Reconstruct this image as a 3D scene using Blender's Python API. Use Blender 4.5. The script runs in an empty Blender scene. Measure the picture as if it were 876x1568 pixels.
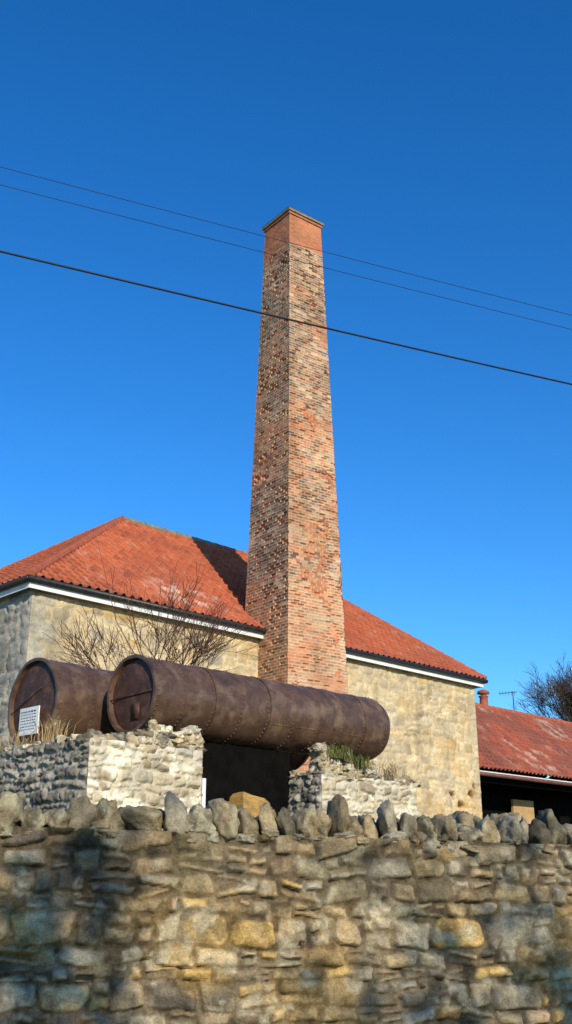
import bpy, math, random
import numpy as np
from mathutils import Vector, noise as mnoise
R=math.radians
scene=bpy.context.scene
random.seed(7)
# ------------------------------------------------------------------ helpers
def link(o,parent=None):
    scene.collection.objects.link(o)
    if parent is not None: o.parent=parent
    return o
def empty(name):
    e=bpy.data.objects.new(name,None); e.empty_display_size=0.3
    return link(e)
def fast_mesh(name,V,F,mat,parent=None,col=None,smooth=True):
    me=bpy.data.meshes.new(name)
    V=np.asarray(V,dtype=np.float32)
    if isinstance(F,np.ndarray):
        n=F.shape[1]; m=F.shape[0]
        me.vertices.add(len(V)); me.vertices.foreach_set('co',V.ravel())
        me.loops.add(m*n); me.loops.foreach_set('vertex_index',F.astype(np.int32).ravel())
        me.polygons.add(m)
        me.polygons.foreach_set('loop_start',np.arange(0,m*n,n,dtype=np.int32))
        me.update(calc_edges=True)
    else:
        me.from_pydata(V.tolist(),[],F)
    me.validate()
    me.polygons.foreach_set('use_smooth',[smooth]*len(me.polygons))
    if col is not None:
        a=me.color_attributes.new('Col','FLOAT_COLOR','POINT')
        c=np.ones((len(V),4),dtype=np.float32); c[:,:3]=np.asarray(col,dtype=np.float32).reshape(-1,3)
        a.data.foreach_set('color',c.ravel())
    me.materials.append(mat)
    o=bpy.data.objects.new(name,me)
    return link(o,parent)
def grid_faces(nr,nc):
    i=np.arange(nr*nc).reshape(nr,nc)
    return np.stack([i[:-1,:-1],i[:-1,1:],i[1:,1:],i[1:,:-1]],-1).reshape(-1,4)
def hsh(ix,iy,seed=0):
    v=np.sin(ix*127.1+iy*311.7+seed*74.7)*43758.5453
    return v-np.floor(v)
def vn(x,y,seed=0):
    ix=np.floor(x); iy=np.floor(y); fx=x-ix; fy=y-iy
    fx=fx*fx*(3-2*fx); fy=fy*fy*(3-2*fy)
    a=hsh(ix,iy,seed); b=hsh(ix+1,iy,seed); c=hsh(ix,iy+1,seed); d=hsh(ix+1,iy+1,seed)
    return (a*(1-fx)+b*fx)*(1-fy)+(c*(1-fx)+d*fx)*fy
def fbm(x,y,seed=0,o=4):
    s=0; a=.5
    for k in range(o):
        s=s+a*vn(x*2**k,y*2**k,seed+k*13); a*=.5
    return s
def sst(a,b,x):
    t=np.clip((x-a)/(b-a),0,1); return t*t*(3-2*t)
def mix(a,b,t):
    t=np.asarray(t)[...,None]; return a*(1-t)+b*t

def rubble(W,H,step,ch,bw,mortar,depth,warp,seed,palette,weights,mcol,split=.3,rough=1.0,rmax=.5):
    rnd=random.Random(seed)
    nc=int(W/step)+1; nr=int(H/step)+1
    s=np.linspace(0,W,nc); t=np.linspace(0,H,nr)
    S,T=np.meshgrid(s,t)
    X=S+(fbm(S*1.3,T*1.3,seed)-.47)*warp*3+(fbm(S*7,T*7,seed+5)-.47)*warp*1.5+(fbm(S*24,T*24,seed+6,2)-.37)*warp*.5
    Y=T+(fbm(S*1.0,T*1.6,seed+9)-.47)*warp*4.5+(fbm(S*6,T*6,seed+15)-.47)*warp*1.5+(fbm(S*24,T*24,seed+16,2)-.37)*warp*.5
    rects=[]; y=-.3
    while y<H+.3:
        h=rnd.uniform(*ch); x=-.4-rnd.random()*.3
        while x<W+.4:
            w=rnd.uniform(*bw)*(0.7+.6*(h/ch[1]))
            q=rnd.random()
            if q<split:
                f=rnd.uniform(.35,.65); g=rnd.uniform(.3,.7)
                rects.append((x,y,w,h*f))
                if rnd.random()<.5: rects+= [(x,y+h*f,w*g,h*(1-f)),(x+w*g,y+h*f,w*(1-g),h*(1-f))]
                else: rects.append((x,y+h*f,w,h*(1-f)))
            elif q<split+.15:
                f=rnd.uniform(.3,.5); rects+= [(x,y,w*f,h*.5),(x,y+h*.5,w*f,h*.5),(x+w*f,y,w*(1-f),h)]
            else: rects.append((x,y-rnd.uniform(-.01,.02),w,h*rnd.uniform(.95,1.12)))
            x+=w
        y+=h
    rnd.shuffle(rects)
    Hh=np.zeros_like(S); C=np.zeros(S.shape+(3,)); C[:]=mcol
    C*= (0.7+.6*fbm(S*9,T*9,seed+40))[...,None]
    mg=warp*5+.05
    for (x,y,w,h) in rects:
        c0=max(0,int((x-mg)/step)); c1=min(nc,int((x+w+mg)/step)+2)
        r0=max(0,int((y-mg)/step)); r1=min(nr,int((y+h+mg)/step)+2)
        if c1<=c0 or r1<=r0: continue
        xs=X[r0:r1,c0:c1]; ys=Y[r0:r1,c0:c1]
        cx=x+w/2; cy=y+h/2; rr=min(w,h)*rnd.uniform(.12,rmax)
        ta=rnd.uniform(-.2,.2)
        dx=xs-cx; dy=ys-cy+ta*dx
        k1=rnd.uniform(-.35,.35); wl=w/2*(1+k1*dy/h); k2=rnd.uniform(-.3,.3); hl_=h/2*(1+k2*dx/w)
        qx=np.abs(dx)-wl+rr; qy=np.abs(dy)-hl_+rr
        d=np.hypot(np.maximum(qx,0),np.maximum(qy,0))+np.minimum(np.maximum(qx,qy),0)-rr
        ins=-d-mortar*rnd.uniform(.2,.7)
        m=sst(0,mortar*.8,ins)
        a=rnd.uniform(.3,1.0)
        hh=depth*(a*m+.2*sst(0,min(w,h)*.5,ins)+m*(dx/w*rnd.uniform(-.8,.8)+dy/h*rnd.uniform(-.8,.5)))
        Hh[r0:r1,c0:c1]=np.maximum(Hh[r0:r1,c0:c1],hh*(ins>0))
        col=np.array(rnd.choices(palette,weights)[0])*rnd.uniform(.65,1.3)
        mm=sst(0,mortar*.6,ins)[...,None]
        C[r0:r1,c0:c1]=C[r0:r1,c0:c1]*(1-mm)+col*mm
    Hh+=rough*depth*(1.0*(fbm(S*16,T*16,seed+60,4)-.47)+.8*(fbm(S*2,T*2,seed+61,2)-.4)+.6*np.abs(fbm(S*9,T*9,seed+62,3)-.45))
    return S,T,Hh,C
def panel(name,parent,P0,U,N,W,H,mat,args,post=None,top=None,fade=True):
    S,T,Hh,C=rubble(W,H,*args)
    if post is not None: C,Hh=post(S,T,Hh,C)
    if fade:
        e=np.minimum(S,W-S); Hh=Hh*sst(-.01,.04,e)
    Z=T.copy()
    if top is not None: Z=T*top(S)/H
    P0=np.array(P0,float); U=np.array(U,float); N=np.array(N,float)
    V=P0+S[...,None]*U+Hh[...,None]*N; V[...,2]=P0[2]+Z
    nr,nc=S.shape
    return fast_mesh(name,V.reshape(-1,3),grid_faces(nr,nc),mat,parent,C.reshape(-1,3))

def nodes(name):
    m=bpy.data.materials.new(name); m.use_nodes=True
    nt=m.node_tree; return m,nt,nt.nodes['Principled BSDF']
def mat_attr(name,rough=.9,ns=18,amt=.5,bump=.4,bdist=.01,spec=.2,fine=120,fineamt=.2):
    m,nt,b=nodes(name); N=nt.nodes.new; L=nt.links.new
    at=N('ShaderNodeAttribute'); at.attribute_name='Col'
    tc=N('ShaderNodeTexCoord')
    n1=N('ShaderNodeTexNoise'); n1.inputs['Scale'].default_value=ns; n1.inputs['Detail'].default_value=10; n1.inputs['Roughness'].default_value=.72
    n2=N('ShaderNodeTexNoise'); n2.inputs['Scale'].default_value=fine; n2.inputs['Detail'].default_value=4; n2.inputs['Roughness'].default_value=.7
    L(tc.outputs['Object'],n1.inputs['Vector']); L(tc.outputs['Object'],n2.inputs['Vector'])
    mr=N('ShaderNodeMapRange'); mr.inputs[1].default_value=.3; mr.inputs[2].default_value=.7; mr.inputs[3].default_value=1-amt; mr.inputs[4].default_value=1+amt*.8
    L(n1.outputs[0],mr.inputs[0])
    m2=N('ShaderNodeMapRange'); m2.inputs[1].default_value=.3; m2.inputs[2].default_value=.7; m2.inputs[3].default_value=1-fineamt; m2.inputs[4].default_value=1+fineamt
    L(n2.outputs[0],m2.inputs[0])
    mu=N('ShaderNodeMath'); mu.operation='MULTIPLY'; L(mr.outputs[0],mu.inputs[0]); L(m2.outputs[0],mu.inputs[1])
    mx=N('ShaderNodeVectorMath'); mx.operation='SCALE'
    L(at.outputs['Color'],mx.inputs[0]); L(mu.outputs[0],mx.inputs['Scale'])
    L(mx.outputs[0],b.inputs['Base Color'])
    ad=N('ShaderNodeMath'); ad.operation='MULTIPLY_ADD'; ad.inputs[1].default_value=.4; L(n2.outputs[0],ad.inputs[0]); L(n1.outputs[0],ad.inputs[2])
    bp=N('ShaderNodeBump'); bp.inputs['Strength'].default_value=bump; bp.inputs['Distance'].default_value=bdist
    L(ad.outputs[0],bp.inputs['Height']); L(bp.outputs[0],b.inputs['Normal'])
    b.inputs['Roughness'].default_value=rough; b.inputs['Specular IOR Level'].default_value=spec
    return m
def mat_noise(name,c1,c2,scale=5,rough=.7,metal=0,bump=.2,bdist=.01,lo=.35,hi=.65,c3=None,s3=2,stretch=None,spec=.3):
    m,nt,b=nodes(name); N=nt.nodes.new; L=nt.links.new
    tc=N('ShaderNodeTexCoord'); n1=N('ShaderNodeTexNoise'); n1.inputs['Scale'].default_value=scale; n1.inputs['Detail'].default_value=8; n1.inputs['Roughness'].default_value=.65
    src=tc.outputs['Object']
    if stretch:
        mp=N('ShaderNodeMapping'); mp.inputs['Scale'].default_value=stretch; L(src,mp.inputs[0]); src=mp.outputs[0]
    L(src,n1.inputs['Vector'])
    r=N('ShaderNodeValToRGB'); r.color_ramp.elements[0].position=lo; r.color_ramp.elements[1].position=hi
    r.color_ramp.elements[0].color=(*c1,1); r.color_ramp.elements[1].color=(*c2,1)
    L(n1.outputs[0],r.inputs[0]); out=r.outputs[0]
    if c3:
        n3=N('ShaderNodeTexNoise'); n3.inputs['Scale'].default_value=s3; n3.inputs['Detail'].default_value=8; n3.inputs['Roughness'].default_value=.65; L(tc.outputs['Object'],n3.inputs['Vector'])
        r3=N('ShaderNodeMapRange'); r3.inputs[1].default_value=.50; r3.inputs[2].default_value=.66; L(n3.outputs[0],r3.inputs[0])
        mx=N('ShaderNodeMix'); mx.data_type='RGBA'; L(r3.outputs[0],mx.inputs[0]); L(out,mx.inputs[6]); mx.inputs[7].default_value=(*c3,1); out=mx.outputs[2]
    L(out,b.inputs['Base Color'])
    bp=N('ShaderNodeBump'); bp.inputs['Strength'].default_value=bump; bp.inputs['Distance'].default_value=bdist
    L(n1.outputs[0],bp.inputs['Height']); L(bp.outputs[0],b.inputs['Normal'])
    b.inputs['Roughness'].default_value=rough; b.inputs['Metallic'].default_value=metal; b.inputs['Specular IOR Level'].default_value=spec
    return m
def box(name,parent,mat,O,U,V,W,u,v,z):
    vs=[]
    for zz in z:
        for (a,b) in ((u[0],v[0]),(u[1],v[0]),(u[1],v[1]),(u[0],v[1])):
            vs.append((O[0]+U[0]*a+V[0]*b,O[1]+U[1]*a+V[1]*b,zz))
    f=[(3,2,1,0),(4,5,6,7),(0,1,5,4),(1,2,6,5),(2,3,7,6),(3,0,4,7)]
    return fast_mesh(name,vs,f,mat,parent,None,False)
def tube(vs,fs,p,q,r0,r1,n=4,cap=False):
    p=Vector(p);q=Vector(q);d=(q-p).normalized()
    a=d.orthogonal().normalized(); b=d.cross(a); i=len(vs)
    for (c,r) in ((p,r0),(q,r1)):
        for k in range(n):
            t=2*math.pi*k/n; vs.append(tuple(c+a*math.cos(t)*r+b*math.sin(t)*r))
    for k in range(n): fs.append((i+k,i+(k+1)%n,i+n+(k+1)%n,i+n+k))
    if cap: fs.append(tuple(i+k for k in range(n))[::-1]); fs.append(tuple(i+n+k for k in range(n)))
_rt=[];_rf=[]
def _mk():
    n=9; idx={}
    def add(p):
        k=tuple(round(c,4) for c in p)
        if k not in idx: idx[k]=len(_rt); _rt.append(p)
        return idx[k]
    for ax in range(3):
        for sg in (-1,1):
            g=[[None]*(n+1) for _ in range(n+1)]
            for i in range(n+1):
                for j in range(n+1):
                    p=[0,0,0]; p[ax]=sg; p[(ax+1)%3]=-1+2*i/n; p[(ax+2)%3]=-1+2*j/n
                    g[i][j]=add(tuple(p))
            for i in range(n):
                for j in range(n):
                    q=(g[i][j],g[i+1][j],g[i+1][j+1],g[i][j+1]); _rf.append(q if sg>0 else q[::-1])
_mk(); RT=np.array(_rt,float); RSP=RT/np.linalg.norm(RT,axis=1)[:,None]; RFA=np.array(_rf)
class Rocks:
    def __init__(s): s.V=[];s.F=[];s.C=[];s.n=0
    def add(s,c,size,U,V,rz,col,rnd,round_=.5,nz=.16,tilt=0,lich_c=(.36,.35,.29)):
        P=RT*(1-round_)*.9+RSP*round_*1.05
        for _ in range(6):
            nv=np.array([rnd.gauss(0,1) for _ in range(3)]); nv/=np.linalg.norm(nv); lim=rnd.uniform(.6,.95)
            dd=P@nv; ov_=np.maximum(dd-lim,0); P=P-np.outer(ov_*.85,nv)
        off=rnd.random()*100
        dn=np.array([mnoise.noise(Vector(p)*1.3+Vector((off,off*.7,0)))+.5*mnoise.noise(Vector(p)*3.0+Vector((0,off,off)))+.35*mnoise.noise(Vector(p)*7+Vector((off,0,off))) for p in P])
        P=P*(1+nz*dn*1.6)[:,None]
        P[:,0]*=1-.25*P[:,2]*rnd.random(); P=P*np.array(size)/2
        ca,sa=math.cos(tilt),math.sin(tilt)
        x=P[:,0]*ca-P[:,2]*sa; z=P[:,0]*sa+P[:,2]*ca
        ca,sa=math.cos(rz),math.sin(rz)
        u=x*ca-P[:,1]*sa; v=x*sa+P[:,1]*ca
        W=np.zeros_like(P); W[:,0]=c[0]+u*U[0]+v*V[0]; W[:,1]=c[1]+u*U[1]+v*V[1]; W[:,2]=c[2]+z
        s.V.append(W); s.F.append(RFA+s.n); s.n+=len(W)
        cc=np.array(col)*np.ones((len(W),1))*rnd.uniform(.75,1.25)
        lich=np.clip(dn*2.5+.15,0,1)[:,None]*rnd.choice([0,.2,.45,.8])
        cc=cc*(1-lich)+np.array(lich_c)*lich
        s.C.append(cc)
    def build(s,name,parent,mat):
        return fast_mesh(name,np.concatenate(s.V),np.concatenate(s.F),mat,parent,np.concatenate(s.C))

# ------------------------------------------------------------------ materials
M_rub=mat_attr('rubble_stone',.95,11,.5,1.0,.026,.1,75,.3)
M_build=mat_attr('sandstone_masonry',.95,3.5,.28,.8,.03,.1,22,.24)
M_white=mat_attr('whitewashed_stone',.9,8,.2,1.0,.025,.1,40,.15)
M_brick=mat_attr('weathered_brick',.92,2.5,.2,.4,.02,.1,30,.1)
M_tile=mat_attr('clay_pantile',.75,5,.2,.4,.01,.2,30,.1)
M_black=mat_noise('black_gutter_paint',(.012,.012,.014),(.03,.03,.03),8,.4)
M_wpaint=mat_noise('white_board_paint',(.66,.66,.64),(.8,.8,.78),3,.6)
M_rust=mat_noise('rusty_steel',(.060,.034,.024),(.15,.083,.05),5.0,.46,.25,.35,.012,.3,.7,(.21,.13,.08),3.0,spec=.5)
M_rustd=mat_noise('rusty_plate',(.04,.022,.018),(.11,.052,.034),6.5,.6,.2,.3,.01,.3,.72,(.16,.075,.045),4.5)
M_dark=mat_noise('shade_black',(.003,.003,.003),(.008,.007,.006),3,.95,spec=.03)  # near-black colour standing for deep shade under the tank and in the outbuilding
M_ridgeg=mat_noise('patinated_ridge',(.13,.15,.11),(.25,.22,.16),4,.8)
M_ridger=mat_noise('clay_ridge',(.30,.075,.04),(.42,.12,.06),4,.8)
M_cement=mat_noise('cement_flaunching',(.16,.13,.08),(.28,.22,.14),5,.9,c3=(.13,.12,.05),s3=6)
M_bark=mat_noise('bark',(.05,.035,.025),(.12,.085,.06),12,.9)
M_twig=mat_noise('shrub_twig',(.06,.028,.018),(.14,.07,.045),12,.8)
M_leaf=mat_noise('evergreen_leaf',(.03,.06,.02),(.06,.1,.03),4,.7)
M_grass=mat_noise('ground_grass',(.04,.06,.02),(.11,.1,.05),.6,.95,c3=(.16,.13,.09),s3=.15)
M_dry=mat_noise('dry_grass',(.3,.2,.09),(.45,.33,.17),9,.8)
M_green=mat_noise('green_weed',(.08,.1,.02),(.16,.16,.05),9,.7)
M_terr=mat_noise('terracotta',(.25,.07,.04),(.36,.11,.06),6,.8)
M_wire=mat_noise('cable_black',(.01,.01,.012),(.02,.02,.02),6,.6)
M_cream=mat_noise('cream_render',(.40,.24,.10),(.5,.33,.16),3,.9)
M_yellow=mat_noise('ochre_timber',(.30,.17,.045),(.48,.29,.08),7,.85,c3=(.20,.13,.06),s3=4,stretch=(1,1,6))
M_pole=mat_noise('pole_timber',(.1,.07,.045),(.2,.14,.09),6,.9)

# ------------------------------------------------------------------ frames
az=R(45.0)
A=np.array((math.sin(az),math.cos(az),0)); B=np.array((-math.cos(az),math.sin(az),0))
O=np.array((-5.77,22.4,0))
def FP(a,b,z): 
    p=O+A*a+B*b; return np.array((p[0],p[1],z))

gv=[(-400,-400,0),(400,-400,0),(400,700,0),(-400,700,0)]
fast_mesh('ground',gv,[(0,1,2,3)],M_grass,None,None,False)

# ------------------------------------------------------------------ main building
bld=empty('stone_building')
LEN=17.2; DEP=13.6; EZ=7.95
pal=[(.60,.465,.26),(.53,.41,.235),(.45,.37,.24),(.66,.52,.305),(.60,.40,.16),(.38,.335,.25)]
wts=[4,4,3,3,2,1.5]
def post_main(S,T,H,C):
    base=np.array((.64,.50,.30))
    k=.25+.6*sst(.38,.62,fbm(S*.8,T*.8,31)); C=mix(C,base*(.78+.44*fbm(S*5,T*5,3))[...,None],k*.55)
    och=sst(.50,.64,fbm(S*.9+7,T*.9,77)); C=mix(C,np.array((.60,.40,.17)),och*.45)
    gr=sst(.53,.66,fbm(S*1.3+17,T*1.1,78)); C=mix(C,np.array((.34,.30,.22)),gr*.4)
    strk=sst(.52,.68,fbm(S*2.5+4,T*.35,79)); C=C*(1-.25*strk)[...,None]
    q=np.floor(T/.42); wq=np.where(q%2==0,.62,.38)
    mask=((S<wq)|(S>LEN-wq)).astype(float)*((T%.42)>.02)
    qc=np.where((S<3)[...,None],np.array((.40,.37,.29)),np.array((.54,.44,.28)))*(.8+.4*hsh(q,q*0,5))[...,None]
    C=mix(C,qc,mask*.8)
    cav=sst(.54,.63,fbm(S*1.6+3,T*1.8,91))*sst(13.0,14.8,S)*(1-sst(3.8,4.9,T))
    C=mix(C,np.array((.50,.32,.12)),cav*.5)
    for (cs,ct,rs,rt) in ((15.6,4.25,.16,.08),(16.6,4.30,.12,.13),(16.05,3.95,.2,.09),(16.85,4.55,.09,.06)):
        d=np.hypot((S-cs)/rs,(T-ct)/rt)+2.2*(fbm(S*5,T*5,97)-.45)
        C=mix(C,np.array((.42,.25,.09)),.6*sst(1.8,1.1,d)); m=sst(1.1,.7,d); C=mix(C,np.array((.09,.045,.02)),m); H=H-.1*m
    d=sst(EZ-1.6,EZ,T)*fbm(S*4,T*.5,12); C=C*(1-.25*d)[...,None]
    return C,H
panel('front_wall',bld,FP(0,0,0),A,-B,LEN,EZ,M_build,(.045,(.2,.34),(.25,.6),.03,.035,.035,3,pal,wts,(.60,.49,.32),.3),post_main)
palL=[(.36,.33,.27),(.30,.28,.24),(.40,.35,.27),(.26,.25,.23)]
def post_side(S,T,H,C):
    q=np.floor(T/.42); wq=np.where(q%2==0,.38,.62)
    mask=((S>DEP-wq)).astype(float)*((T%.42)>.02)
    return mix(C,np.array((.36,.34,.29)),mask*.8),H
panel('gable_wall',bld,FP(0,DEP,0),-B,-A,DEP,EZ,M_build,(.05,(.2,.34),(.25,.6),.03,.045,.035,5,palL,[1,1,1,1],(.42,.38,.3),.3),post_side)
panel('end_wall',bld,FP(LEN,0,0),B,A,DEP,EZ,M_build,(.08,(.2,.34),(.25,.6),.03,.035,.035,6,pal,wts,(.6,.52,.36),.3))
panel('rear_wall',bld,FP(LEN,DEP,0),-A,B,LEN,EZ,M_build,(.08,(.2,.34),(.25,.6),.03,.035,.035,8,pal,wts,(.6,.52,.36),.3))

def pantile(name,parent,mat,E0,U,UPh,run,rise,length,sl,sr,seed,c1,c2,cdark,pitch=.25,course=.3,step=.0417,dirt=.45):
    L=math.hypot(run,rise); up=np.array((UPh[0]*run/L,UPh[1]*run/L,rise/L)); nrm=np.array((-UPh[0]*rise/L,-UPh[1]*rise/L,run/L))
    nc=int(length/step)+1; s=np.linspace(0,length,nc)
    ncs=int(L/course)+1; ts=[];hs=[];rid=[]
    for k in range(ncs):
        a=k*course; b=min((k+1)*course,L)
        ts+= [a,b-.004]; hs+=[.05,.008]; rid+=[k,k]
        if b>=L: break
    ts=np.array(ts);hs=np.array(hs);rid=np.array(rid)
    S,T=np.meshgrid(s,ts)
    f=T/L
    lo=sl(f); hi=sr(f)
    S=np.clip(S,lo,np.maximum(hi,lo))
    ph=S/pitch; fr=ph-np.floor(ph)
    prof=np.where(fr<.62,.07*np.sin(fr/.62*math.pi),-.03*np.sin((fr-.62)/.38*math.pi))
    rr=hsh(np.floor(ph),rid[:,None]+0*S,seed)
    Hh=prof+hs[:,None]+(rr-.5)*.015+.07*(fbm(S*.35,T*.35,seed,2)-.4)
    V=np.array(E0)+S[...,None]*np.array(U)+T[...,None]*up+Hh[...,None]*nrm
    C=mix(np.array(c1)*np.ones(S.shape+(3,)),np.array(c2),rr)
    dk=sst(.42,.66,fbm(S*.6,T*.9,seed+3)); C=mix(C,np.array(cdark),dk*dirt)
    odd=(hsh(np.floor(ph),rid[:,None]+0*S,seed+30)>.93); C=mix(C,np.array(cdark)*.8,odd*.6)
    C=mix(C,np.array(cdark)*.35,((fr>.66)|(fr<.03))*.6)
    spots=sst(.64,.74,fbm(S*5,T*5,seed+8)); C=mix(C,np.array((.42,.3,.22)),spots*.35)
    if dirt>.5:
        wh=sst(.5,.62,fbm(S*2.2,T*2.2,45))*sst(.5,.62,fbm(S*.5,T*.5,46)); C=mix(C,np.array((.45,.36,.31)),wh*.6)
    if name=='roof_front':
        wh=sst(.45,.6,fbm(S*3.2,T*3.2,44))*np.exp(-(((S-5.3)/.9)**2+((T-1.4)/.6)**2)); C=mix(C,np.array((.58,.45,.38)),np.clip(wh*1.5,0,.7))
    nr,nc=S.shape
    return fast_mesh(name,V.reshape(-1,3),grid_faces(nr,nc),mat,parent,C.reshape(-1,3))
ov=.28; RZ=13.05; ez=EZ+.10
run=DEP/2+ov; rise=RZ-ez
rcol=((.35,.080,.036),(.44,.115,.05),(.24,.068,.04))
hl=7.15+ov; hr=2.9+ov
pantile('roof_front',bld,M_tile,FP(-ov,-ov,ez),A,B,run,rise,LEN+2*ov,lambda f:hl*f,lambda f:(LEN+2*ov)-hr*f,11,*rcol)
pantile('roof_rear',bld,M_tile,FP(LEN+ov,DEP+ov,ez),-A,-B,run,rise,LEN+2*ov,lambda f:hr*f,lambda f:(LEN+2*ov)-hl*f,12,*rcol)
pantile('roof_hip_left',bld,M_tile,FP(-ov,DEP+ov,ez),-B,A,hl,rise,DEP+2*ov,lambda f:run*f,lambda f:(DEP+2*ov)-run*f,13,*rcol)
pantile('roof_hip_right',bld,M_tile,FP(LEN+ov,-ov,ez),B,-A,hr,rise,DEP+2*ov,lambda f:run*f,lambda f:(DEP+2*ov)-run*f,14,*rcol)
def ridge(name,parent,mat,p,q,r=.13,seg=.42):
    p=Vector(p);q=Vector(q);n=max(1,int((q-p).length/seg)); vs=[];fs=[]
    for k in range(n):
        a=p.lerp(q,k/n); b=p.lerp(q,(k+1.06)/n); tube(vs,fs,a,b,r*(1+.06*random.random()),r*.9,10,True)
    return fast_mesh(name,vs,fs,mat,parent,None,False)
aL=FP(hl-ov,DEP/2,RZ+.03); aR=FP(LEN-hr+ov,DEP/2,RZ+.03); mid=aL+(aR-aL)*.58
ridge('ridge_tiles_patina',bld,M_ridgeg,aL,mid,.13)
ridge('ridge_tiles',bld,M_ridger,mid,aR,.13)
ridge('hip_tiles_left',bld,M_ridger,FP(-ov,-ov,ez+.06),aL,.12)
ridge('hip_tiles_left_rear',bld,M_ridger,FP(-ov,DEP+ov,ez+.06),aL,.12)
ridge('hip_tiles_right',bld,M_ridger,FP(LEN+ov,-ov,ez+.06),aR,.12)
ridge('hip_tiles_right_rear',bld,M_ridger,FP(LEN+ov,DEP+ov,ez+.06),aR,.12)
box('soffit',bld,M_wpaint,O,A,B,None,(-.2,LEN+.2),(-.2,DEP+.2),(EZ-.02,EZ+.04))
box('fascia_front',bld,M_wpaint,O,A,B,None,(-.22,LEN+.22),(-.225,-.2),(EZ-.11,EZ+.06))
box('fascia_left',bld,M_wpaint,O,A,B,None,(-.225,-.2),(-.2,DEP+.2),(EZ-.11,EZ+.06))
box('fascia_right',bld,M_wpaint,O,A,B,None,(LEN+.2,LEN+.225),(-.2,DEP+.2),(EZ-.11,EZ+.06))
vs=[];fs=[]
for (p,q) in ((FP(-.32,-.30,EZ+.09),FP(LEN+.32,-.30,EZ+.09)),(FP(-.30,-.3,EZ+.09),FP(-.30,DEP+.3,EZ+.09)),(FP(LEN+.3,-.3,EZ+.09),FP(LEN+.3,DEP+.3,EZ+.09))):
    tube(vs,fs,p,q,.07,.07,12,True)
fast_mesh('gutter',vs,fs,M_black,bld,None,True)

# ------------------------------------------------------------------ chimney
ch=empty('brick_chimney')
ca=R(52); CA=np.array((math.sin(ca),math.cos(ca),0)); CB=np.array((-math.cos(ca),math.sin(ca),0))
CC=np.array((.22,27.8,0)); ZT=21.42
wz=lambda z:1.28+(ZT-z)*.0545
bp_=[(.48,.18,.085),(.52,.235,.115),(.39,.16,.088),(.27,.15,.10),(.15,.098,.078),(.49,.31,.185),(.57,.39,.24)]
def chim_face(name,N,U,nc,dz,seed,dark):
    z=np.arange(0,ZT+1e-6,dz); x=np.linspace(-.5,.5,nc)
    X,Z=np.meshgrid(x,z); w=wz(Z); s=X*w
    wob=(fbm(s*.8,Z*.3,seed+90,2)-.37)*.05
    cr=np.floor((Z+wob)/.085); fz=((Z+wob)/.085)-cr
    bx=(s+50)/.245+(cr%2)*.5+.25*hsh(cr,cr*0,seed); bi=np.floor(bx); fx=bx-bi
    h1=hsh(bi,cr,seed); h2=hsh(bi,cr,seed+3)
    mw=.24+.16*sst(.35,.6,fbm(s*1.5,Z*1.1,seed+95))
    mort=np.clip(sst(.10,.0,np.minimum(fx,1-fx))+(fz<mw),0,1)
    zone=sst(.38,.58,fbm(Z*.5+3,cr*0+X*.6,seed+20,3))
    P=np.array(bp_)
    ir=np.array([0,1,2,1,0,2,5])[(h1*6.99).astype(int)]; ib=np.array([3,2,6,3,4,3,5])[(h1*6.99).astype(int)]
    C=np.where((h2<zone*.85+.05)[...,None],P[ib],P[ir])*(.75+.45*h2)[...,None]
    newb=(Z>ZT-1.2+.12*(hsh(bi,bi*0,9)>.5))
    C=np.where(newb[...,None],np.array((.50,.165,.075))*(.8+.35*h1)[...,None],C)
    mcol=mix(np.array((.62,.48,.31))*np.ones(C.shape),np.array((.50,.41,.29)),zone*.6)
    mcol=np.where(newb[...,None],np.array((.42,.25,.15)),mcol)
    C=mix(C,mcol,mort*.8)
    yb=Z+.25*(fbm(s*2,Z*2,seed+88)-.45)
    band=sst(.55,.68,fbm(yb*1.3+7,s*.35+.5,seed+61,3))*(~newb); C=mix(C,np.array((.62,.45,.29)),band*.45)
    band2=sst(.56,.68,fbm(yb*1.5+19,s*.7+.5,seed+71,3))*(~newb); C=mix(C,np.array((.54,.22,.11)),band2*.5)
    stain=sst(.50,.70,fbm(s*1.4+9,Z*.5,seed+31)); C=C*(1-.22*stain)[...,None]
    big=fbm(Z*1.5,s*1.5,seed+44); C=C*(.78+.44*big)[...,None]
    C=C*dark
    loss=sst(.48,.6,fbm(s*1.5,Z*1.2,seed+81))
    er=np.where(h2>.88-.22*loss,.05,.014*h1)*np.where(newb,.1,1)
    edge=sst(.0,.06,.5-np.abs(X))
    H=-er*(1-mort)-.025*(fbm(s*5,Z*5,seed+7)-.45)
    H=H*(.25+.75*edge)
    V=CC+N*0+N*(w[...,None]/2+H[...,None])+U*s[...,None]
    jag=(np.abs(X)>.499)*er*.7; V-=U*(np.sign(X)*jag)[...,None]; V[...,2]=Z
    nr,ncc=X.shape
    fast_mesh(name,V.reshape(-1,3),grid_faces(nr,ncc),M_brick,ch,C.reshape(-1,3),False)
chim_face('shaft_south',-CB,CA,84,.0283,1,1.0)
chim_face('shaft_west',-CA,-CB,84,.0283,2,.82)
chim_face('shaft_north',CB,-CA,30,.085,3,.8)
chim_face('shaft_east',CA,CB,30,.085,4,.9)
def sq(name,mat,w,z0,z1,w1=None):
    w1=w1 or w; vs=[]
    for zz,ww in ((z0,w),(z1,w1)):
        for a,b in ((-1,-1),(1,-1),(1,1),(-1,1)):
            p=CC+CA*a*ww/2+CB*b*ww/2; vs.append((p[0],p[1],zz))
    return fast_mesh(name,vs,[(3,2,1,0),(4,5,6,7),(0,1,5,4),(1,2,6,5),(2,3,7,6),(3,0,4,7)],mat,ch,None,False)
mcap=mat_noise('cap_brick',(.28,.11,.06),(.44,.18,.09),7,.9,bump=.5)
sq('shaft_core',mcap,1.12,0,ZT-.1)
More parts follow.
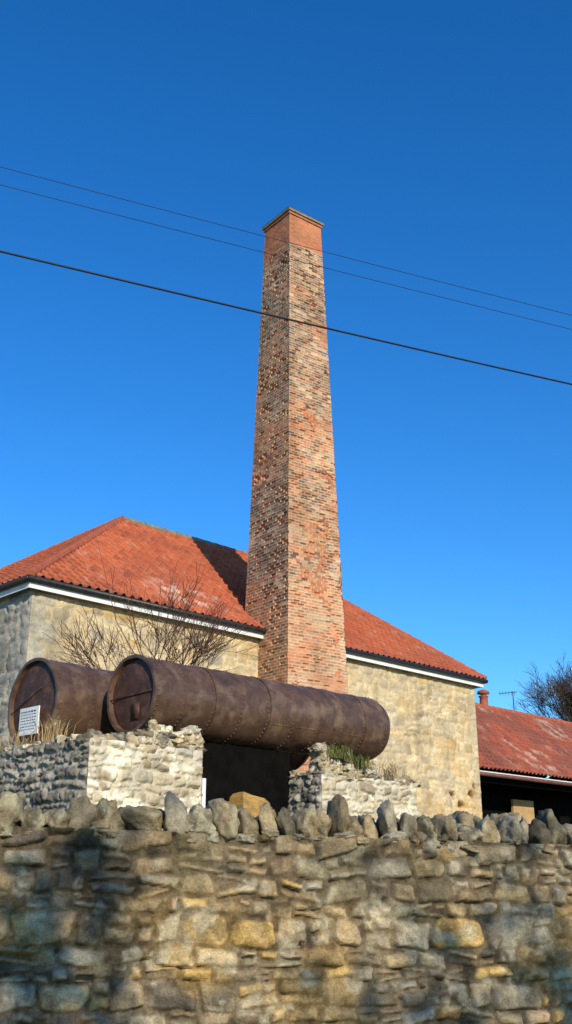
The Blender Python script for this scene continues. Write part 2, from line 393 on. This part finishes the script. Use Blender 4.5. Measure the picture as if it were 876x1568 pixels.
sq('cap_course_1',mcap,1.35,ZT-.02,ZT+.065); sq('cap_course_2',M_cement,1.43,ZT+.067,ZT+.15)
sq('cap_flaunching',M_cement,1.45,ZT+.152,ZT+.33,1.0)

# ------------------------------------------------------------------ outbuilding (right)
ob=empty('pantiled_outbuilding')
OE=FP(LEN+.02,.9,0); 
def FO(a,b,z): p=OE+A*a+B*b; return np.array((p[0],p[1],z))
OL=17; oez=5.27; orz=8.6; ow=4.1
ocol=((.24,.06,.038),(.33,.088,.048),(.15,.06,.05))
pantile('roof_slope_front',ob,M_tile,FO(0,-.25,oez),A,B,ow+.25,orz-oez,OL,lambda f:0*f,lambda f:OL+0*f,21,*ocol,dirt=.6)
pantile('roof_slope_rear',ob,M_tile,FO(OL,2*ow+.25,oez),-A,-B,ow+.25,orz-oez,OL,lambda f:0*f,lambda f:OL+0*f,22,*ocol,dirt=.6)
ridge('ridge_tiles',ob,M_ridger,FO(0,ow,orz+.03),FO(OL,ow,orz+.03),.13)
box('fascia',ob,M_wpaint,OE,A,B,None,(0,OL),(-.2,-.17),(oez-.22,oez-.05))
vs=[];fs=[]; tube(vs,fs,FO(0,-.3,oez-.17),FO(OL,-.3,oez-.17),.07,.07,10,True)
tube(vs,fs,FO(.15,-.22,oez-.15),FO(.15,-.1,oez-.7),.05,.05,8); tube(vs,fs,FO(.15,-.1,oez-.7),FO(.15,-.1,0),.05,.05,8)
mg=mat_noise('brown_gutter',(.10,.04,.035),(.17,.07,.055),6,.5)
fast_mesh('gutter',vs,fs,mg,ob)
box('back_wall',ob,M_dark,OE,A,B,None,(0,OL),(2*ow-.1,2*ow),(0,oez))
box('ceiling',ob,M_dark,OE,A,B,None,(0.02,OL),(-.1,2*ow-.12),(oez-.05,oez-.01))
box('inner_partition',ob,M_dark,OE,A,B,None,(0.02,OL),(1.6,1.7),(0,oez-.06))  # interior surfaces coloured near-black to paint in the shed's shade
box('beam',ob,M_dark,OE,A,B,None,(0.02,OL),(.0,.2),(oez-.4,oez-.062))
for k,a in enumerate((8.1,12.2,16.6)): box('post_%d'%k,ob,M_pole,OE,A,B,None,(a,a+.2),(.0,.2),(0,oez-.402))
box('cream_panel',ob,M_cream,OE,A,B,None,(5.1,6.5),(1.2,1.3),(0,4.55))
fast_mesh('gable',[FO(OL-.05,0,0),FO(OL-.05,2*ow,0),FO(OL-.05,2*ow,oez),FO(OL-.05,ow,orz),FO(OL-.05,0,oez)],[(0,1,2,3,4)],M_cream,ob,None,False)
def lathe_z(name,parent,mat,c,prof,n=20):
    vs=[];fs=[]
    for (r,z) in prof:
        for k in range(n):
            t=2*math.pi*k/n; vs.append((c[0]+r*math.cos(t),c[1]+r*math.sin(t),c[2]+z))
    for j in range(len(prof)-1):
        for k in range(n): fs.append((j*n+k,j*n+(k+1)%n,(j+1)*n+(k+1)%n,(j+1)*n+k))
    return fast_mesh(name,vs,fs,mat,parent,None,True)
cp=FO(7.9,ow,orz)
lathe_z('chimney_pot',None,M_terr,cp,[(.24,-.2),(.24,.05),(.19,.08),(.17,.45),(.21,.47),(.21,.52),(.12,.53),(.12,.6),(.27,.61),(.24,.72),(.1,.78),(.0,.79)])
an=empty('tv_antenna'); ap=FO(10.2,ow,orz); vs=[];fs=[]
tube(vs,fs,ap,(ap[0],ap[1],ap[2]+1.0),.02,.02,6); 
tube(vs,fs,(ap[0]-.6,ap[1]+.1,ap[2]+.92),(ap[0]+.2,ap[1],ap[2]+.98),.015,.015,5)
for k in range(6):
    x=ap[0]-.55+.13*k; tube(vs,fs,(x,ap[1]+.1,ap[2]+.84),(x,ap[1]+.1,ap[2]+1.04),.01,.01,4)
fast_mesh('mast_and_elements',vs,fs,M_wire,an)

# ------------------------------------------------------------------ tanks
T1=np.array((-2.41,16.0,4.38)); 
def TP(a,b,z): p=T1+A*a+B*b; return np.array((p[0],p[1],z))
def make_tank(name,c,Rr,L,ns,seed,detail):
    e=empty(name); rnd=random.Random(seed)
    c=np.array(c); Zv=np.array((0,0,1.0)); n=96
    def ring(s,r):
        t=np.linspace(0,2*math.pi,n,endpoint=False)
        r=r*(1+.006*np.sin(t*3+s*2.1+seed)+.004*np.sin(t*7-s*3.3))
        return c+A*s+np.outer(np.cos(t)*r,-B)+np.outer(np.sin(t)*r,Zv)
    V=[];F=[];cnt=[0]
    def strip(prof):
        for (s,r) in prof: V.append(ring(s,r))
        for j in range(len(prof)-1):
            b0=cnt[0]+j*n
            for k in range(n): F.append((b0+k,b0+(k+1)%n,b0+n+(k+1)%n,b0+n+k))
        cnt[0]+=n*len(prof)
    sl=(L-.2)/ns
    strip([(-.04,Rr+.02),(.0,Rr+.02)]); strip([(0,Rr+.02),(.0,Rr)])
    strip([(-.04,Rr+.02),(-.04,Rr-.03)]); strip([(-.04,Rr-.03),(.04,Rr-.04)])
    for k in range(ns):
        r=Rr if k%2==0 else Rr-.010; s0=k*sl
        pr=[]
        for j in range(7): pr.append((s0+sl*j/6,r-.006*math.sin(j*1.9+seed+k)))
        strip(pr); strip([(s0+sl,Rr),(s0+sl,Rr-.010)])
    E=ns*sl
    strip([(E,Rr-.010),(E+.06,Rr-.025),(E+.13,Rr*.93),(E+.19,Rr*.82),(E+.24,Rr*.6),(E+.265,Rr*.3),(E+.27,.001)])
    fast_mesh('shell',np.concatenate(V),np.array(F),M_rust,e)
    V=[];F=[];cnt=[0]
    strip([(.04,Rr-.035),(.02,Rr*.8),(.015,Rr*.5),(.01,.001)])
    fast_mesh('end_plate',np.concatenate(V),np.array(F),M_rustd,e)
    V=[];F=[]
    def rivet(p,nv,r=.017):
        nv=Vector(nv).normalized(); a=nv.orthogonal().normalized(); b=nv.cross(a); i=len(V); p=Vector(p)
        for (rr,h) in ((r,0),(r*.75,r*.6)):
            for k in range(6):
                t=k*math.pi/3; V.append(tuple(p+a*math.cos(t)*rr+b*math.sin(t)*rr+nv*h))
        V.append(tuple(p+nv*r*.85))
        for k in range(6):
            F.append((i+k,i+(k+1)%6,i+6+(k+1)%6,i+6+k)); F.append((i+6+k,i+6+(k+1)%6,i+12))
    for k in range(ns+1):
        for off in ((-.045,) if k else (.05,)):
            s=k*sl+off; nn=int(2*math.pi*Rr/.075)
            for j in range(nn):
                t=2*math.pi*j/nn; d=-B*math.cos(t)+Zv*math.sin(t); rad=Rr-(.010 if (k and k%2==0) else 0)
                rivet(c+A*s+d*rad,d)
    for k in range(ns):
        t=R(rnd.choice((35,60,10,-25))); d=-B*math.cos(t)+Zv*math.sin(t); rad=Rr-(0 if k%2==0 else .010)
        for j in range(int(sl/.075)-1): rivet(c+A*(k*sl+.07+j*.075)+d*rad,d)
    fast_mesh('rivets',V,F,M_rust,e)
    V=[];F=[]
    p=c-A*.0; u=-B
    def plate(u0,u1,z0,z1,d,sk=0):
        i=len(V)
        for dd in (0,d):
            for (a_,z_) in ((u0,z0),(u1,z0+sk),(u1,z1+sk),(u0,z1)): V.append(tuple(p+u*a_+Zv*z_-A*dd))
        for f in [(4,5,6,7),(0,1,5,4),(1,2,6,5),(2,3,7,6),(3,0,4,7)]: F.append(tuple(i+k for k in f))
    if detail==1:
        plate(-Rr*.93,Rr*.93,-.045,-.03,.012,.05); plate(.0,.2,-.4,-.16,.006)
    else:
        plate(-Rr*.93,Rr*.3,-.12,-.105,.012,.35)
    fast_mesh('end_fittings',V,F,M_rustd,e)
    return e
make_tank('steel_tank',T1,.605,5.72,9,1,1)
c2=TP(-.74,1.66,4.35); make_tank('steel_tank',c2,.72,6.0,8,2,2)
sg=empty('information_sign')
U_=-B
so=c2-A*.06+np.array((0,0,-.30))+U_*(.02)
def SP(u,z,d): p=so+U_*u-A*d; return (p[0],p[1],so[2]+z)
fast_mesh('board',[SP(-.28,-.22,.0),SP(.28,-.22,.0),SP(.28,.22,.0),SP(-.28,.22,.0),SP(-.28,-.22,.02),SP(.28,-.22,.02),SP(.28,.22,.02),SP(-.28,.22,.02)],[(0,1,2,3),(4,5,6,7),(0,1,5,4),(1,2,6,5),(2,3,7,6),(3,0,4,7)],M_wpaint,sg,None,False)
V=[];F=[]
rnd=random.Random(4)
for r_ in range(7):
    z=.15-.047*r_; u=-.24
    while u<.2:
        w=rnd.uniform(.02,.07); h=.024 if r_==0 else .012
        i=len(V); V+=[SP(u,z-h/2,.023),SP(min(u+w,.24),z-h/2,.023),SP(min(u+w,.24),z+h/2,.023),SP(u,z+h/2,.023)]; F.append((i,i+1,i+2,i+3)); u+=w+.018
fast_mesh('lettering',V,F,M_black,sg,None,False)

# ------------------------------------------------------------------ piers
wpal=[(.74,.67,.52),(.68,.61,.46),(.56,.47,.32),(.44,.36,.24),(.34,.28,.2)]
gpal=[(.22,.20,.17),(.29,.26,.21),(.36,.32,.25),(.17,.16,.14),(.42,.39,.33)]
def pier(name,a0,a1,b0,b1,zt,seed,peel,humps):
    e=empty(name)
    def post(S,T,H,C):
        k=sst(peel-.07,peel+.05,fbm(S*2.4,T*2.4,seed+50)+.16*sst(zt-1.0,zt,T))
        wc=np.array((.80,.72,.56))*(.8+.4*fbm(S*4,T*4,seed+2))[...,None]
        C=mix(wc,C*.9,k); d=sst(.50,.62,fbm(S*5,T*3,seed+52)); return mix(C,np.array((.38,.31,.18)),d*.55),H
    def postg(S,T,H,C):
        k=sst(.52,.6,fbm(S*2,T*2,seed+70)); C=mix(C,np.array((.5,.46,.38)),k*.5)
        d=sst(.5,.62,fbm(S*4,T*4,seed+72)); return C*(1-.45*d)[...,None],H
    a=(.018,(.11,.22),(.13,.34),.03,.06,.03)
    W=a1-a0; D=b1-b0
    ab=(.04,(.11,.22),(.13,.34),.03,.05,.03)
    panel('face_front',e,TP(a0,b0,0),A,-B,W,zt,M_white,a+(seed,wpal,[3,3,2,2,1],(.6,.54,.42),.35,1.2),post)
    panel('face_left',e,TP(a0,b1,0),-B,-A,D,zt,M_rub,a+(seed+1,gpal,[2,2,2,1,1],(.32,.30,.25),.35,1.3),postg)
    panel('face_right',e,TP(a1,b0,0),B,A,D,zt,M_rub,ab+(seed+2,gpal,[2,2,2,1,1],(.36,.34,.3),.35),None)
    panel('face_back',e,TP(a1,b1,0),-A,B,W,zt,M_rub,ab+(seed+3,gpal,[2,2,2,1,1],(.36,.34,.3),.35),None)
    o=T1*np.array((1,1,0)); box('core',e,M_cement,o,A,B,None,(a0+.05,a1-.05),(b0+.05,b1-.05),(0,zt-.03))
    rk=Rocks(); rn=random.Random(seed)
    def rc(): return rn.choices([(.64,.56,.41),(.46,.37,.23),(.32,.26,.16),(.17,.145,.105)],[2.3,2,2,1.8])[0]
    def row(p0,d,n_,L,zj,lo,hi,pr=.95):
        s=0
        while s<L:
            w=rn.uniform(.09,.26); h=rn.uniform(lo,hi)
            p=p0+d*(s+w/2)+n_*rn.uniform(-.05,.05); zb=zj((s+w/2)/L)
            if rn.random()<pr:
                z=zt+h*.2
                while True:
                    rk.add((p[0]+rn.uniform(-.03,.03),p[1]+rn.uniform(-.03,.03),z),(w*1.15,rn.uniform(.18,.32),h),d,n_,rn.uniform(-.4,.4),rc(),rn,.4,.25,rn.uniform(-.4,.4),(.5,.47,.37))
                    z+=h*.75
                    if z>zt+zb: break
                    h=rn.uniform(lo,hi)
            s+=w*.95
    row(TP(a0+.05,b0+.12,0),A,B,W-.05,humps,.11,.2)
    row(TP(a0+.1,b0+.34,0),A,B,W-.1,humps,.11,.22)
    row(TP(a0+.12,b0+.1,0),B,-A,D,lambda f:.08*(1-f),.1,.18)
    row(TP(a0+.3,b0+.1,0),B,-A,D,lambda f:.05,.1,.18)
    row(TP(a1-.12,b0+.1,0),B,-A,D,lambda f:.02,.1,.18)
    rk.build('loose_stones',e,M_rub)
    return e
pier('stone_pier',-1.32,.75,-.85,2.7,3.50,101,.50,lambda f:.05+.24*sst(.35,.55,f))
pier('stone_pier',3.41,6.0,-.85,2.7,3.34,202,.48,lambda f:.45*(1-sst(.12,.75,f))+.02)
o=T1*np.array((1,1,0))
br=empty('shade_screen')  # added near-black sheets standing in for the shaded void between the piers
box('shade_sheet',br,M_dark,o,A,B,None,(.76,3.4),(-.1,-.03),(0,3.76)); box('shade_sheet_rear',br,M_dark,o,A,B,None,(.76,3.4),(2.5,2.56),(0,3.9))
box('door_jamb',br,M_wpaint,o,A,B,None,(.79,.86),(-.82,-.76),(0,3.1))
pb=empty('timber_packing_block')
vs=[]
for zz,sh in ((0,0),(2.76,0),(2.88,.015),(2.94,.05),(2.965,.12)):
    for a_,b_ in ((1.66,-.8),(2.26,-.8),(2.26,-.45),(1.66,-.45)):
        aa=a_+(sh if a_<2 else -sh*1.8); q=TP(aa,b_+(sh if b_<-.6 else -sh),0); vs.append((q[0],q[1],zz-(.06 if a_>2 and zz>1 else 0)))
fs=[(0,3,2,1),(16,17,18,19)]
for k in range(4):
    for j in range(4): fs.append((k*4+j,k*4+(j+1)%4,k*4+4+(j+1)%4,k*4+4+j))
fast_mesh('block',vs,fs,M_yellow,pb,None,False)

# ------------------------------------------------------------------ front boundary wall
fw=empty('rubble_boundary_wall')
WU=np.array((.9703,.2419,0)); WN=np.array((.2419,-.9703,0)); X0=-6.0; WL=13.0
W0=np.array((0,7.2,0))+WU*X0
top=lambda s:1.90-.021*(s+X0)
fp=[(.42,.31,.18),(.31,.25,.16),(.48,.355,.19),(.33,.29,.215),(.54,.36,.13),(.21,.175,.125),(.50,.41,.265)]
def post_f(S,T,H,C):
    x=S+X0
    sm=sst(.48,.62,fbm(S*3.1+5,T*3.1,57)); C=mix(C,np.array((.40,.315,.195))*(.7+.6*fbm(S*20,T*20,58))[...,None],sm*.5); H=H*(1-.3*sm)
    och=sst(.48,.62,fbm(S*1.3+2,T*1.5,17))*(1-sst(1.3,1.7,T)); C=mix(C,np.array((.60,.39,.13)),och*.5)
    dk=sst(.49,.64,fbm(S*2.2,T*2.2,23)); C=C*(1-.33*dk)[...,None]
    dk=sst(.52,.62,fbm(S*9,T*9,24)); C=C*(1-.38*dk)[...,None]
    lic=sst(.55,.63,fbm(S*7,T*7,29)); C=mix(C,np.array((.60,.54,.38)),lic*.5)
    mos=sst(.52,.66,fbm(S*3,T*3,37))*sst(1.2,1.85,T); C=mix(C,np.array((.17,.145,.06)),mos*.45)
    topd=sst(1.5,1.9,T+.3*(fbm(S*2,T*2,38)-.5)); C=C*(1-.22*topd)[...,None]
    C=C*(.5+.5*sst(-.012,.014,H))[...,None]  # shadow in the gaps painted into the colour where the relief is low
    for (hx,hz,hw,hh) in ((.10,1.22,.02,.02),(-1.28,1.03,.055,.022)):
        m=(np.abs(x-hx)<hw)&(np.abs(T-hz)<hh); H=np.where(m,-.12,H); C=np.where(m[...,None],.02,C)
    return C,H
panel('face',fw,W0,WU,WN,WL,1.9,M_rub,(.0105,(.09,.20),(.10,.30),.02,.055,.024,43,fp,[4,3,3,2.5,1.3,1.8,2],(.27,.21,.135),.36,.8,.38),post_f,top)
box('core',fw,M_cement,W0,WU,-WN,None,(0,WL),(.06,.45),(0,1.72))
panel('face_rear',fw,W0-WN*.46,WU,-WN,WL,1.9,M_rub,(.05,(.11,.23),(.12,.34),.016,.03,.032,42,fp,[4,3,3,3,1.2,2,2],(.24,.21,.16),.4),None,top)
rk=Rocks(); rn=random.Random(12)
cpal=[(.23,.18,.11),(.28,.22,.135),(.34,.265,.155),(.32,.28,.2),(.15,.13,.09)]
for rowi in (1,0):
    s=rn.random()*.1
    while s<WL:
        x=s+X0
        up=x>-.5
        if up: w=rn.uniform(.09,.17); h=rn.uniform(.19,.32)
        else:  w=rn.uniform(.11,.25); h=rn.uniform(.18,.30)
        if rn.random()<.22: h*=.7; w*=1.15
        if rowi==1: h*=.88
        p=W0+WU*(s+w/2)-WN*((.11 if rowi==0 else .33)+rn.uniform(-.04,.04))
        if rn.random()<.96: rk.add((p[0],p[1],top(s)+h*.42-.03+rn.uniform(-.02,.01)),(w*1.1,rn.uniform(.24,.34),h),WU,-WN,rn.uniform(-.3,.3),rn.choice(cpal),rn,.68,.19,rn.uniform(-.28,.28),(.46,.42,.27))
        if rowi==0:
            for _ in range(rn.choice((0,1,1,2))):
                p2=W0+WU*(s+rn.random()*w)-WN*rn.uniform(-.0,.04); rk.add((p2[0],p2[1],top(s)+rn.uniform(-.05,.02)),(rn.uniform(.07,.17),.12,rn.uniform(.04,.09)),WU,-WN,0,rn.choice(cpal),rn,.5,.24,rn.uniform(-.2,.2))
        s+=w*rn.uniform(.96,1.1)
rk.build('coping_stones',fw,M_rub)
box('coping_bed',fw,M_cement,W0,WU,-WN,None,(0,WL),(.08,.42),(1.722,1.74))

# ------------------------------------------------------------------ vegetation
def grow(vs,fs,p,d,L,r,depth,rn,spread,upb=.15,nch=(3,4),leafs=None,sides=4,minr=.004):
    seg=3; pts=[Vector(p)]; dd=Vector(d).normalized()
    for k in range(seg):
        dd=(dd+Vector((rn.uniform(-1,1),rn.uniform(-1,1),rn.uniform(-1,1)))*.16+Vector((0,0,upb*.3))).normalized()
        pts.append(pts[-1]+dd*L/seg)
        tube(vs,fs,pts[-2],pts[-1],max(minr,r*(1-.5*k/seg)),max(minr,r*(1-.5*(k+1)/seg)),sides if r>.02 else 3)
    if depth==0:
        if leafs is not None: leafs.append(pts[-1]); leafs.append(pts[1])
        return
    for _ in range(rn.randint(*nch)):
        f=rn.uniform(.35,1); i=min(int(f*seg),seg-1); q=pts[i].lerp(pts[i+1],f*seg-i)
        nd=(dd+Vector((rn.uniform(-1,1),rn.uniform(-1,1),rn.uniform(-.7,1)))*spread+Vector((0,0,upb))).normalized()
        grow(vs,fs,q,nd,L*rn.uniform(.55,.82),r*.55,depth-1,rn,spread,upb,nch,leafs,sides,minr)
    grow(vs,fs,pts[-1],dd,L*.7,r*.5,depth-1,rn,spread,upb,nch,leafs,sides,minr)
rn=random.Random(21); vs=[];fs=[]
bx,by=-2.75,20.8
for k in range(12):
    ang=rn.uniform(0,6.28); d=Vector((math.cos(ang)*.35,math.sin(ang)*.2,1))
    p0=Vector((bx+rn.uniform(-.3,.3),by,0)); p1=p0+Vector((d.x*.8,d.y*.6,4.9+rn.uniform(-.3,.5)))
    tube(vs,fs,p0,p1,.05,.03,5)
    grow(vs,fs,p1,Vector((math.cos(ang)*1.1,math.sin(ang)*.6,.8)),1.05,.02,3,rn,.85,.06,(2,4),None,4,.005)
for (dx,dz) in ((-1.3,3.1),(-.7,2.5),(.1,2.3),(1.1,1.9)):
    q=Vector((bx,by,5.4)); e_=Vector((bx+dx,by,5.4+dz)); m_=q.lerp(e_,.5)+Vector((dx*.12,0,-.2))
    tube(vs,fs,q,m_,.016,.01,4); tube(vs,fs,m_,e_,.01,.005,4)
    grow(vs,fs,m_,e_-m_,.7,.007,1,rn,.5,.2,(1,2),None,3,.005)
fast_mesh('bare_shrub',vs,fs,M_twig)
rn=random.Random(5); vs=[];fs=[]
p0=Vector((19.2,62,0)); tube(vs,fs,p0,p0+Vector((0,0,9)),.35,.25,8)
for k in range(10):
    a=k*.8; grow(vs,fs,p0+Vector((0,0,6.9+.28*k)),Vector((math.cos(a)*.85,math.sin(a)*.85,.6)),2.7,.12,5,rn,.8,.06,(2,4),None,4,.009)
fast_mesh('bare_tree',vs,fs,M_bark)
def leafy(name,x,y,zb,zt,rad,dens,seed,ls=.16):
    rn=random.Random(seed); e=empty(name); vs=[];fs=[];lf=[]
    tube(vs,fs,(x,y,0),(x,y,zb+.5),.17,.13,8)
    for k in range(7):
        a=rn.uniform(0,6.28); grow(vs,fs,Vector((x,y,zb+(zt-zb)*.10*k)),Vector((math.cos(a),math.sin(a),.6)),rad*.5,.07,3,rn,.6,.1,(2,3),lf,4,.008)
    fast_mesh('trunk_and_limbs',vs,fs,M_bark,e)
    V=[];F=[]
    for p in lf:
        if rn.random()>dens or p.z>zt: continue
        for _ in range(7):
            c=p+Vector((rn.gauss(0,.18),rn.gauss(0,.18),rn.gauss(0,.14))); a=Vector((rn.gauss(0,1),rn.gauss(0,1),rn.gauss(0,1))).normalized(); b=a.orthogonal().normalized()
            s_=ls*rn.uniform(.5,1); i=len(V); V+=[tuple(c+a*s_),tuple(c+b*s_*.5),tuple(c-a*s_),tuple(c-b*s_*.5)]; F.append((i,i+1,i+2,i+3))
    if F: fast_mesh('foliage',V,F,M_leaf,e,None,False)
leafy('roadside_tree',3.2,-8,4.6,8.5,2.3,.07,1)
leafy('roadside_tree',5.6,-8.5,4.6,8.4,2.3,.05,2)
leafy('roadside_tree',8.8,-8,4.6,8.5,2.6,.13,3)
def tuft(name,c,n,h,sp,mat,seed,droop=.3):
    rn=random.Random(seed); V=[];F=[]
    for _ in range(n):
        a=rn.uniform(0,6.28); l=h*rn.uniform(.5,1); b=Vector(c)+Vector((rn.gauss(0,sp),rn.gauss(0,sp),0)); o_=Vector((math.cos(a),math.sin(a),0))
        w=.006; sd=Vector((-o_.y,o_.x,0))*w; m_=b+o_*l*.2+Vector((0,0,l*.7)); t=b+o_*l*(.3+droop)+Vector((0,0,l))
        i=len(V); V+=[tuple(b-sd),tuple(b+sd),tuple(m_+sd),tuple(m_-sd),tuple(t)]; F+=[(i,i+1,i+2,i+3),(i+3,i+2,i+4)]
    return fast_mesh(name,V,F,mat,None,None,False)
p=TP(-1.15,.4,3.55); tuft('dry_grass_tuft',p,120,.5,.1,M_dry,1)
p=TP(-1.1,1.3,3.55); tuft('dry_grass_tuft',p,60,.35,.15,M_dry,2)
p=TP(3.8,-.84,3.62); tuft('green_weed',p,260,.34,.12,M_green,3,.6)
p=TP(4.35,-.86,3.5); tuft('green_weed',p,180,.3,.1,M_green,4,.6)
p=TP(5.4,-.7,3.4); tuft('dry_grass_tuft',p,90,.35,.12,M_dry,6,.5)

# ------------------------------------------------------------------ power lines
def wire(name,a,b,r,sag):
    a=Vector(a);b=Vector(b); d=b-a; p=a-d*1.6; q=b+d*1.6; vs=[];fs=[];n=60; pts=[]
    for i in range(n+1):
        t=i/n; x=p.lerp(q,t); x.z-= sag*(4*t*(1-t)-.89); pts.append(x)
    for i in range(n): tube(vs,fs,pts[i],pts[i+1],r,r,6)
    fast_mesh(name,vs,fs,M_wire); return pts[0],pts[-1]
e1=wire('power_line',(-3.3,10,8.45),(4.38,14,8.79),.014,.25)
e2=wire('power_line',(-4.1,12,11.24),(5.47,17,11.8),.0055,.3)
e3=wire('power_line',(-4.07,12,10.93),(5.44,17,11.49),.0055,.3)
for k in (0,1):
    e=empty('utility_pole'); x=(e1[k]+e2[k]+e3[k])/3
    vs=[];fs=[]; tube(vs,fs,(x.x,x.y,0),(x.x,x.y,max(e2[k].z,e3[k].z)+.4),.16,.12,12,True)
    for q in (e1[k],e2[k],e3[k]): tube(vs,fs,(x.x,x.y,q.z-.1),(q.x,q.y,q.z),.04,.03,6,True)
    fast_mesh('pole_and_arms',vs,fs,M_pole,e)

# ------------------------------------------------------------------ light
sx,sy=.36,-.93; elev=R(23); azs=math.atan2(sx,sy)
w=bpy.data.worlds.new('World'); scene.world=w; w.use_nodes=True
nt=w.node_tree; bg=nt.nodes['Background']; sk=nt.nodes.new('ShaderNodeTexSky'); sk.sky_type='NISHITA'; sk.sun_disc=False
sk.sun_elevation=elev; sk.sun_rotation=azs; sk.air_density=1.0; sk.dust_density=.2; sk.ozone_density=3.0
vm=nt.nodes.new('ShaderNodeVectorMath'); vm.operation='MULTIPLY'; vm.inputs[1].default_value=(.74,1.07,1.33)
hs=nt.nodes.new('ShaderNodeHueSaturation'); hs.inputs['Saturation'].default_value=1.32
nt.links.new(sk.outputs[0],hs.inputs['Color']); nt.links.new(hs.outputs[0],vm.inputs[0]); nt.links.new(vm.outputs[0],bg.inputs[0]); bg.inputs[1].default_value=.145
sun=bpy.data.lights.new('sun','SUN'); sun.energy=5.0; sun.angle=R(.5); sun.color=(1,.89,.70)
so_=bpy.data.objects.new('sun',sun); link(so_)
dirv=Vector((sx*math.cos(elev),sy*math.cos(elev),math.sin(elev))); so_.rotation_euler=dirv.to_track_quat('Z','Y').to_euler(); so_.location=(10,-20,20)
cam=bpy.data.cameras.new('camera'); cam.sensor_fit='VERTICAL'; cam.sensor_height=36; cam.sensor_width=20.1; cam.lens=36*1560/1568; cam.clip_end=2000
co=bpy.data.objects.new('camera',cam); link(co); co.location=(0,0,1.6); co.rotation_euler=(R(110),0,0); scene.camera=co
scene.view_settings.view_transform='Standard'; scene.view_settings.look='None'; scene.view_settings.exposure=0
